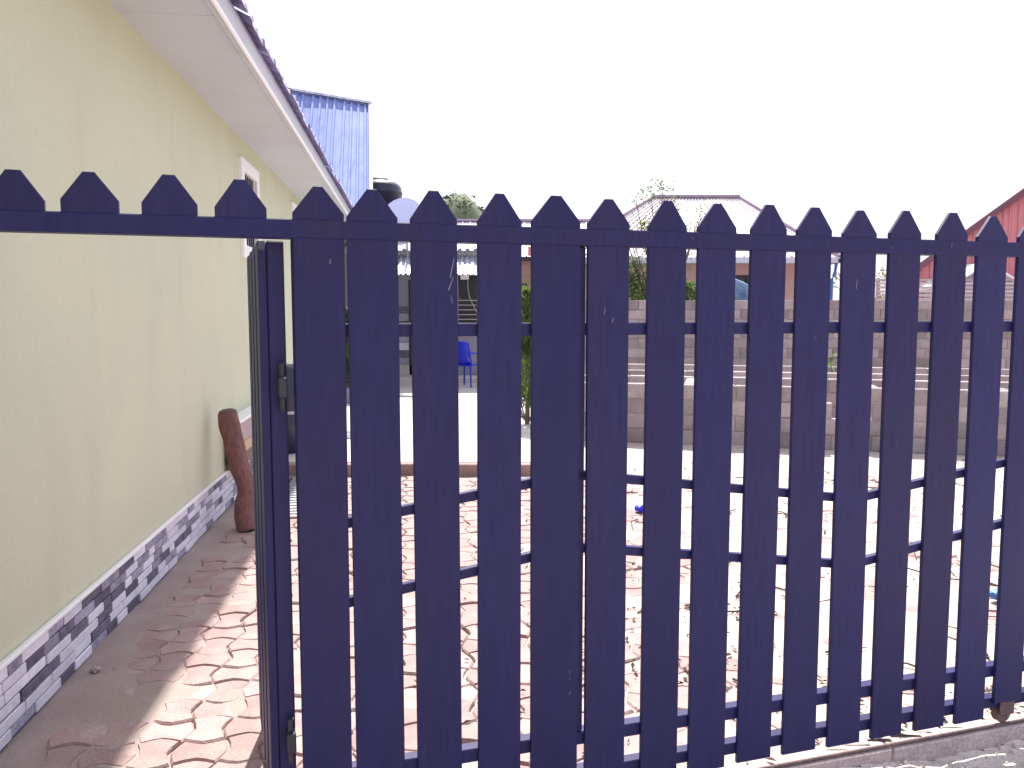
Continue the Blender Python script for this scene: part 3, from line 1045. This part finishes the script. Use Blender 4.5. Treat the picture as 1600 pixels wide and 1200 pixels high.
MB().add([ra, rb_, (rb_.x, D2 + 6, Z(431, D2)), (ra.x, D2 + 6, Z(431, D2))], [(0, 1, 2, 3)]).build('roof_back', M_PALEROOF, ph)
MB().box((X(824, D2), D2 - .62, Z(402, D2)), (X(836, D2), D2 - .56, Z(388, D2))).build('sign_board', M_REDSHEET, ph)
wb = MB().box((X(806, D2), D2 - .03, Z(462, D2)), (X(824, D2), D2 - .002, Z(443, D2))).build('window', M_DARK, ph)
MB().box((X(808, D2), D2 - .04, Z(460, D2)), (X(822, D2), D2 - .032, Z(445, D2))).build('pane', M_GLASS, wb)

# ------------------------------------------------------------------ pink house with pale hip roof
D3 = 21.0
pk = empty('pink_house', (0, 0, 0))
tag(pk, 'pink plastered house with pale hipped sheet roof behind the leafy tree', 'house')
xa, xb = X(906, D3), X(1284, D3)
hol = [(X(1110, D3), X(1168, D3), Z(480, D3), Z(430, D3))]
m = MB(); walled(m, xa, xb, -.1, Z(409, D3), D3, D3 + .2, hol)
m.box((xa, D3 + .2, -.1), (xa + .2, D3 + 7, Z(409, D3))); m.box((xb - .2, D3 + .2, -.1), (xb, D3 + 7, Z(409, D3)))
m.build('wall', M_PINK, pk)
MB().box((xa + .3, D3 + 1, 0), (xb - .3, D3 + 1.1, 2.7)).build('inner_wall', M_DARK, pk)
a, b, c, d = hol[0]
fo = MB().box((a, D3 - .03, c), (a + .06, D3 + .06, d)).box((b - .06, D3 - .03, c), (b, D3 + .06, d)).box((a + .06, D3 - .03, d - .06), (b - .06, D3 + .06, d)).box((a + .06, D3 - .03, c), (b - .06, D3 + .06, c + .06)).build('window', M_DARK, pk)
MB().box((a + .05, D3 + .03, c + .05), (b - .05, D3 + .036, d - .05)).build('pane', M_GLASS, fo)
De = D3 - .7
el, er = at(866, 402, De), at(1314, 402, De)
rl_, rr_ = at(1019, 309, D3 + 3.2), at(1155, 309, D3 + 3.2)
sheets(pk, 'roof_sheet', M_PALEROOF, el, er, rr_, rl_, 5, pitch=.24, h=.03, rib=.06)
bl, br = Vector((el.x, D3 + 7.6, el.z)), Vector((er.x, D3 + 7.6, er.z))
m = MB(); m.add([er, br, rr_], [(0, 1, 2)]); m.add([bl, el, rl_], [(0, 1, 2)]); m.add([br, bl, rl_, rr_], [(0, 1, 2, 3)]); m.build('roof', M_PALEROOF, pk)
m = MB()
m.bar(rl_ + Vector((0, 0, .04)), rr_ + Vector((0, 0, .04)), .2, .07); m.build('ridge_cap', M_HIPCAP, pk)
for p_, q_ in ((el, rl_), (er, rr_)):
    m = MB(); m.bar(p_ + Vector((0, 0, .04)), q_ + Vector((0, 0, .05)), .16, .06); m.build('hip_cap', M_HIPCAP, pk)
MB().box((el.x, De - .03, el.z - .14), (er.x, De - .002, el.z + .0)).build('fascia', M_SOFFIT, pk)
MB().box((el.x, De, el.z - .13), (er.x, D3 - .002, el.z - .10)).build('soffit', M_SOFFIT, pk)
m = MB()
m.bar((er.x - .02, De - .06, el.z - .09), (er.x + .02, D3 + 5, el.z - .09), .1, .1); m.build('gutter', M_DARK, pk)
dp = MB().tube([(X(1297, 20.2), 20.2, -.1), (X(1297, 20.2), 20.2, Z(437, 20.2)), (X(1302, 20.3), 20.3, Z(430, 20.3)), (er.x - .1, De + .02, el.z - .12)], .05, 8)
dp.build('downpipe', M_PIPE, pk)
# tarp covered heap in front of the pink house
tp = MB()
vv, ff = [], []
tb = (X(1152, 17.5), 17.6)
for i in range(13):
    for k in range(9):
        u, v = -1 + i / 6, -1 + k / 4
        h = Z(436, 17.5) * max(0, (1 - (abs(u) ** 3))) * max(0, 1 - abs(v) ** 3) + .06 * noise.noise(Vector((u * 3, v * 3, 8)))
        vv.append((tb[0] + u * .95 + .15 * v, tb[1] + v * .7, max(-.1, h - .25 * u * (1 - u * u))))
for i in range(12):
    for k in range(8):
        a = i * 9 + k
        ff.append((a, a + 9, a + 10, a + 1))
o = tp.add(vv, ff).build('tarpaulin', M_TARP)
tag(o, 'blue tarpaulin draped over a heap behind the block wall by the pink house', 'tarpaulin')

# ------------------------------------------------------------------ red sheet metal building on the right
D4 = 18.0
rb = empty('red_building', (0, 0, 0))
tag(rb, 'red ribbed sheet metal building with steep gable rising behind the fence at far right', 'building')
U4, E4 = Vector((.85, -.53, 0)), Vector((.53, .85, 0))
pa = at(1432, 421, D4)
tq = (0.72 * pa.y - pa.x) / (.85 + .72 * .53)
pb_ = pa + U4 * tq
pb_.z = Z(214, pb_.y)
pe_ = pa + U4 * 2 * tq


def zat(p, z_):
    return Vector((p.x, p.y, z_))


N_ = 12
for i in range(N_):
    q0, q1 = pa.lerp(pb_, i / N_), pa.lerp(pb_, (i + 1) / N_)
    ribbed(MB(), zat(q0, 0), zat(q1, 0), q1, q0, pitch=.15, h=.03, rib=.045).build('wall_sheet', M_REDSHEET, rb)
MB().add([zat(pb_, 0), zat(pe_, 0), zat(pe_, pa.z), pb_], [(0, 1, 2, 3)]).add([zat(pa, 0), zat(pa + E4 * 8, 0), zat(pa + E4 * 8, pa.z), pa], [(0, 1, 2, 3)]).build('side_wall', M_REDSHEET, rb)
ov = -E4 * .12
dn = (pb_ - pa) / tq
lo_ = pa - dn * .45
m = MB(); m.bar(lo_ + ov, pb_ + ov + Vector((0, 0, .0)), .05, .12); m.build('verge_trim', M_REDTRIM, rb)
m = MB()
up_ = Vector((0, 0, .05))
m.add([lo_ + ov + up_, pb_ + ov + up_, pb_ + E4 * 8 + up_, lo_ + E4 * 8 + up_], [(0, 1, 2, 3)])
ro_ = zat(pe_ + U4 * .38, pa.z - .3)
m.add([ro_ + ov + up_, pb_ + ov + up_, pb_ + E4 * 8 + up_, ro_ + E4 * 8 + up_], [(3, 2, 1, 0)])
m.build('roof', M_REDTRIM, rb)

# slatted metal fence standing on the far side of the boundary wall
D5 = 15.4
sf = empty('slatted_fence', (X(1370, D5), D5, 0))
tag(sf, 'horizontal pink slat fence above the boundary wall, in front of the red building', 'fence')
x0, x1 = 0, X(1720, D5) - X(1370, D5)
for k in range(9):
    zc = 1.45 + k * .075
    MB().box((x0, -.012, zc), (x1, .012, zc + .046), .004).build('slat', M_SHUT, sf)
for k in range(5):
    xp = x0 + .02 + (x1 - .04) * k / 4
    MB().box((xp - .03, .013, -.1), (xp + .03, .07, 2.12)).build('post', M_SILL, sf)
MB().box((x0 - .02, -.02, 2.125), (x1 + .02, .08, 2.16)).build('top_rail', M_SILL, sf)
# little white-roofed kiosk between the fence and the red wall
sh = empty('shed', (X(1535, 16.6), 16.6, 0))
tag(sh, 'small grey shed with a white pitched roof in front of the red building', 'shed')
hw = .72
zr, ze = Z(414, 16.6), Z(446, 16.6)
MB().box((-hw, 0, -.1), (hw, 1.0, ze)).add([(-hw, .01, ze), (hw, .01, ze), (0, .01, zr)], [(0, 1, 2)]).build('wall', M_GREYWALL, sh)
for sg in (-1, 1):
    m = MB(); m.bar((sg * (hw + .12), .5, ze - .05), (0, .5, zr + .03), 1.3, .04, up=(0, 0, 1)); m.build('roof', M_WHITE, sh)
MB().box((-.3, -.03, .1), (.3, -.002, 1.7)).build('door', M_SILL, sh)

# ------------------------------------------------------------------ vegetation
def leaf_cloud(mb, centres, n, size, rr, seed, flat=.5, up=0.0):
    r = random.Random(seed)
    for _ in range(n):
        c, R = r.choice(centres)
        while True:
            d = Vector((r.uniform(-1, 1), r.uniform(-1, 1), r.uniform(-1, 1)))
            if d.length < 1: break
        p = Vector(c) + Vector((d.x * R, d.y * R, d.z * R * flat * 2))
        a = Vector((r.gauss(0, 1), r.gauss(0, 1), r.gauss(0, .6) + up)).normalized()
        b = a.cross(Vector((r.gauss(0, 1), r.gauss(0, 1), r.gauss(0, 1)))).normalized()
        L = size * r.uniform(.6, 1.4)
        W_ = L * rr
        mb.add([p - a * L * .5, p + b * W_ * .5, p + a * L * .5, p - b * W_ * .5], [(0, 1, 2, 3)])


# sparse tree before the pink house
TX, TY = X(1030, 16.0), 16.0
tree = empty('leafy_tree', (TX, TY, 0))
tag(tree, 'sparse leafy tree with thin twigs before the pale hipped roof', 'tree')
tr = MB()
rt = random.Random(5)
tips = []
tr.tube([(0, 0, -.1), (.03, .02, .8), (-.02, .0, 1.5)], [.07, .055, .045], 8)
for k in range(14):
    a = rt.uniform(0, 6.28)
    l = rt.uniform(.9, 1.75)
    b0 = Vector((0, 0, rt.uniform(.9, 1.5)))
    b1 = b0 + Vector((math.cos(a) * l * .26, math.sin(a) * l * .26, l * .75))
    b2 = b1 + Vector((math.cos(a) * l * .26, math.sin(a) * .3, l * .75))
    b2.z = min(b2.z, Z(300, 16.0))
    tr.tube([b0, b1, b2], [.028, .016, .006], 6)
    for q in range(4):
        c0 = b1.lerp(b2, rt.uniform(0, .9))
        c1 = c0 + Vector((rt.gauss(0, .22), rt.gauss(0, .22), rt.uniform(.1, .4)))
        tr.tube([c0, c1], [.008, .003], 5)
        tips.append(c1)
    tips += [b2, b1]
tr.build('trunk', M_BARK, tree)
lc = MB()
leaf_cloud(lc, [(t, .16) for t in tips], 1900, .055, .5, 3)
low = [((rt.uniform(-.62, .62), rt.gauss(0, .25), rt.uniform(1.35, 2.45)), .26) for _ in range(16)]
leaf_cloud(lc, low, 6000, .07, .5, 4)
lc.build('crown', M_LEAF, tree)
tw = MB()
leaf_cloud(tw, [(t + Vector((rt.gauss(0, .1), 0, rt.uniform(0, .2))), .15) for t in tips], 420, .045, .55, 9)
tw.build('young_leaves', M_LEAFDRY, tree)


def conifer(name, loc, h, r, label, seed, n=3600):
    root = empty(name, loc)
    tag(root, label, 'shrub')
    rr = random.Random(seed)
    MB().tube([(0, 0, -.05), (.01, 0, h * .5), (0, .01, h * .9)], [.035, .02, .006], 7).build('trunk', M_BARK, root)
    st = MB()
    for k in range(9):
        a = rr.uniform(0, 6.28)
        st.tube([(0, 0, .02), (math.cos(a) * r * .4, math.sin(a) * r * .4, .15), (math.cos(a) * r * .8, math.sin(a) * r * .8, .42)], [.014, .011, .005], 5)
    st.build('stems', M_BARK, root)
    mb = MB()
    for _ in range(n):
        t = rr.random() ** .9
        z_ = .12 * h + t * h * .9
        rad = r * (1 - t ** 2.2) ** .7 * (.75 + .25 * math.sin(z_ * 9 + seed)) * math.sqrt(rr.uniform(.15, 1))
        a = rr.uniform(0, 6.28)
        p = Vector((math.cos(a) * rad, math.sin(a) * rad, z_))
        d = Vector((math.cos(a) * .5 + rr.gauss(0, .25), math.sin(a) * .5 + rr.gauss(0, .25), 1.0)).normalized()
        s_ = d.cross(Vector((rr.gauss(0, 1), rr.gauss(0, 1), .2))).normalized()
        L = rr.uniform(.06, .15)
        mb.add([p, p + s_ * .011 + d * L * .4, p + d * L, p - s_ * .011 + d * L * .4], [(0, 1, 2, 3)])
    mb.build('foliage', M_CONIFER, root)
    return root


conifer('shrub', (X(824, 10.1), 10.1, .1), 1.62, .36, 'feathery green conifer shrub with bare stems at its foot on the white platform edge', 2, 4600)
conifer('shrub', (X(541, 13.0), 13.0, .1), 1.36, .34, 'bright green conifer shrub standing near the corner of the cream house', 6, 3600)
# planter box beside that shrub
pl = MB()
pl.box((X(538, 12.6), 12.45, .1), (X(566, 12.6), 12.75, .33), .012)
o = pl.build('planter', M_GREYWALL); tag(o, 'grey planter box beside the shrub at the house corner', 'planter')
MB().box((X(539, 12.6) + .01, 12.46, .331), (X(566, 12.6) - .02, 12.74, .345)).build('soil', M_BARK, o)

# weeds at the foot of the boundary wall and within the foundation
def weed(loc, h, label, seed, n=180, m_=M_LEAF):
    root = MB()
    rr = random.Random(seed)
    for _ in range(n):
        a = rr.uniform(0, 6.28)
        r_ = abs(rr.gauss(0, h * .3))
        p = Vector((math.cos(a) * r_, math.sin(a) * r_, rr.uniform(0, h)))
        d = Vector((math.cos(a), math.sin(a), rr.uniform(.2, 1.2))).normalized()
        s_ = d.cross(Vector((0, 0, 1))).normalized()
        L = rr.uniform(.06, .13)
        root.add([p, p + s_ * L * .22 + d * L * .5, p + d * L, p - s_ * L * .22 + d * L * .5], [(0, 1, 2, 3)])
    e_ = empty('weed', loc)
    root.build('leaves', m_, e_)
    stm = MB()
    stm.tube([(0, 0, -.05), (.02, .01, h * .5), (0, .02, h * .9)], [.010, .007, .003], 5)
    stm.build('stem', M_BARK, e_)
    return tag(e_, label, 'plant')


weed((X(1302, 11.9), 11.9, 0), .95, 'bright green weed growing inside the block foundation', 21, 260)
weed((X(822, 14.2), 14.2, 0), 1.75, 'tall loose weed with pale flower heads before the left end of the boundary wall', 22, 420, M_LEAFDRY)

# distant wooded hill
hv, hf_ = [], []
for i in range(61):
    for j in range(13):
        x_ = -30 + i * 1.0
        y_ = 78 + j * 2.0
        prof_ = math.exp(-((x_ + 5.6) / 5.5) ** 2) * 10.6 + 4.0
        k_ = math.sin(math.pi * min(1, j / 8))
        hv.append((x_, y_, -.5 + prof_ * max(0, k_) + .5 * noise.noise(Vector((x_ * .7, y_ * .3, 0)))))
for i in range(60):
    for j in range(12):
        a = i * 13 + j
        hf_.append((a, a + 13, a + 14, a + 1))
o = MB().add(hv, hf_).build('hill', M_HILL, smooth=True); o['kind'] = 'structure'
fw_ = MB()
rr = random.Random(12)
cs = []
for _ in range(130):
    x_ = rr.uniform(-20, 10)
    cs.append(((x_, 88 + rr.uniform(-5, 2), -.5 + (math.exp(-((x_ + 5.6) / 5.5) ** 2) * 10.6 + 4.0) * rr.uniform(.86, 1.0)), rr.uniform(.5, 1.0)))
leaf_cloud(fw_, cs, 6500, .36, .7, 13)
o = fw_.build('woods', M_HILL); o['kind'] = 'stuff'; o['label'] = 'green woods on the far hill above the pale low roof'
# small far bushy tree seen between the pink house and the red building
bt = empty('far_tree', (X(1372, 26), 26, 0)); tag(bt, 'small hazy tree between the pink house and the red building', 'tree')
MB().tube([(0, 0, -.1), (.05, 0, 1.6)], [.08, .05], 7).build('trunk', M_BARK, bt)
c_ = MB(); leaf_cloud(c_, [((rr.gauss(0, .45), rr.gauss(0, .3), rr.uniform(1.4, 2.7)), .35) for _ in range(10)], 900, .11, .55, 17)
c_.build('crown', M_LEAFDRY, bt)

# ------------------------------------------------------------------ small things on the ground
gr = empty('steel_bars', (X(455, 6.3), 6.45, .014)); tag(gr, 'steel bars in a dark frame, flat on the paving beside the open wicket door', 'grating')
gr.rotation_euler = (0, 0, WA - math.pi / 2)  # evenly spaced pale bars between two dark strips, flat on the paving
for k in range(16):
    MB().box((-.16, -.7 + k * .09, -.006), (.16, -.7 + k * .09 + .045, .006), .002).build('bar', M_STEEL, gr)
for sx in (-.172, .172):
    MB().box((sx - .012, -.72, -.01), (sx + .012, .72, .007), .002).build('frame', M_DARK, gr)
# black drum behind the door
dr = empty('black_drum', (X(453, 8.1), 8.1, .1)); tag(dr, 'black plastic drum with a pale band standing by the cream wall beyond the wicket door', 'drum')
dr.location.x -= .1
pr_ = [(.20, 0), (.24, .03), (.245, .28), (.255, .30), (.245, .32), (.245, .55), (.255, .57), (.245, .59), (.24, .84), (.20, .88)]
MB().lathe(pr_, 24).build('drum_body', M_TANK, dr, smooth=True)
MB().lathe([(.246, .40), (.249, .40), (.249, .43), (.246, .43)], 24).build('band', M_CABLE, dr, smooth=True)
MB().tube([(.06, -.12, .88), (.06, -.12, .91)], .035, 10).build('bung', M_STEEL, dr)

o = MB()
vv, ff = [], []
for i in range(11):
    for k in range(9):
        u, v = -1 + i / 5, -1 + k / 4
        h = (1 - u * u) * (1 - v * v)
        vv.append((u * .17 + .03 * noise.noise(Vector((u, v, 3))), v * .13, .004 + h * (.06 + .07 * noise.noise(Vector((u * 2.4, v * 2.4, 1)))) ))
for i in range(10):
    for k in range(8):
        a = i * 9 + k
        ff.append((a, a + 9, a + 10, a + 1))
o = o.add(vv, ff).build('cloth', M_CLOTH); o.location = (X(548, 9.0), 9.0, .105)
tag(o, 'crumpled grey blue cloth lying on the white platform near the kerb', 'cloth')


def crumple(name, loc, r, m_, label, cat, seed):
    bm = bmesh.new()
    bmesh.ops.create_icosphere(bm, subdivisions=2, radius=r)
    for v in bm.verts:
        q = 1 + .45 * noise.noise(v.co * (2.2 / r) + Vector((seed, 0, 0)))
        v.co = Vector((v.co.x * q, v.co.y * q, max(-r * .35, v.co.z * q * .75)))
    me = bpy.data.meshes.new(name); bm.to_mesh(me); bm.free()
    me.materials.append(m_)
    o_ = link(name, me, None, None, (loc[0], loc[1], loc[2] + r * .35))
    return tag(o_, label, cat)


crumple('plastic_bag', (at(1000, 803, 5.95).x, 5.95, .012), .045, M_BLUEBAG, 'crumpled bright blue plastic wrapper lying on the sandy yard', 'litter', 3)
crumple('plastic_bag', (at(1562, 948, 4.05).x, 4.05, .02), .05, M_PIPE, 'crumpled pale blue plastic wrapper near the right end of the gate', 'litter', 8)
crumple('stone', (at(150, 1062, 3.25).x, 3.25, .0), .02, M_SILL, 'small brown stone on the sand by the plinth', 'stone', 5)

# leaf litter and twigs on the sand (nobody could count it)
lt = MB()
rr = random.Random(31)


def leaf_on(x_, y_, L, z_):
    a = rr.uniform(0, 6.28)
    d = Vector((math.cos(a), math.sin(a), rr.gauss(0, .25)))
    s_ = Vector((-math.sin(a), math.cos(a), rr.gauss(0, .35)))
    p = Vector((x_, y_, z_ + .008))
    W_ = L * rr.uniform(.22, .45)
    lt.add([p - d * L / 2, p + s_ * W_ / 2 + Vector((0, 0, .006)), p + d * L / 2, p - s_ * W_ / 2 + Vector((0, 0, .004))], [(0, 1, 2), (0, 2, 3)])


for _ in range(2600):
    t = rr.random()
    if t < .75:
        x_, y_ = rr.uniform(-.4, 5.5), rr.uniform(2.7, 9)
    else:
        x_, y_ = rr.uniform(.2, 2.5), rr.uniform(2.5, 4)
    if gate_y(x_, y_) < .04 or wall_dist(x_, y_) < .05: continue
    if noise.noise(Vector((x_ * .9, y_ * .9, 4))) < -.12: continue
    if x_ < .62 and y_ > 7.3: continue
    leaf_on(x_, y_, rr.choice((.015, .02, .03, .045)), max(sand_h(x_, y_), 0))
for _ in range(150):
    x_, y_ = rr.uniform(.3, 5), rr.uniform(3, 7.5)
    if gate_y(x_, y_) < .2: continue
    a = rr.uniform(0, 6.28)
    L = rr.uniform(.08, .35)
    z_ = max(sand_h(x_, y_), 0) + .008
    lt.tube([(x_, y_, z_), (x_ + math.cos(a) * L * .5, y_ + math.sin(a) * L * .5, z_ + rr.uniform(0, .02)), (x_ + math.cos(a + .2) * L, y_ + math.sin(a + .2) * L, z_)], [.005, .004, .002], 5)
o = lt.build('leaf_litter', M_LITTER); o['kind'] = 'stuff'; o['label'] = 'dry leaves and twigs scattered over the sandy yard'

# pebbles on the rough ground outside the gate
pb = MB()
rr = random.Random(77)
for _ in range(420):
    s_, y_ = rr.uniform(-1.6, .5), -abs(rr.gauss(0, .22)) - .012
    p = G0 + GD * s_ + Vector((-GD.y, GD.x, 0)) * y_
    z_ = road_h(p.x, p.y)
    R_ = rr.choice((.003, .004, .006, .009, .013))
    c = Vector((p.x, p.y, z_ + R_ * .3))
    ax_ = [Vector((rr.gauss(0, 1), rr.gauss(0, 1), rr.gauss(0, 1))).normalized() for _ in range(1)][0]
    u = ax_.orthogonal().normalized(); v = ax_.cross(u)
    k_ = [rr.uniform(.6, 1.2) * R_ for _ in range(6)]
    pb.add([c + ax_ * k_[0], c - ax_ * k_[1], c + u * k_[2], c - u * k_[3], c + v * k_[4], c - v * k_[5]],
           [(0, 2, 4), (0, 4, 3), (0, 3, 5), (0, 5, 2), (1, 4, 2), (1, 3, 4), (1, 5, 3), (1, 2, 5)])
o = pb.build('gravel', M_ROAD); o['kind'] = 'stuff'; o['label'] = 'loose gravel on the rough ground outside the gate sill'
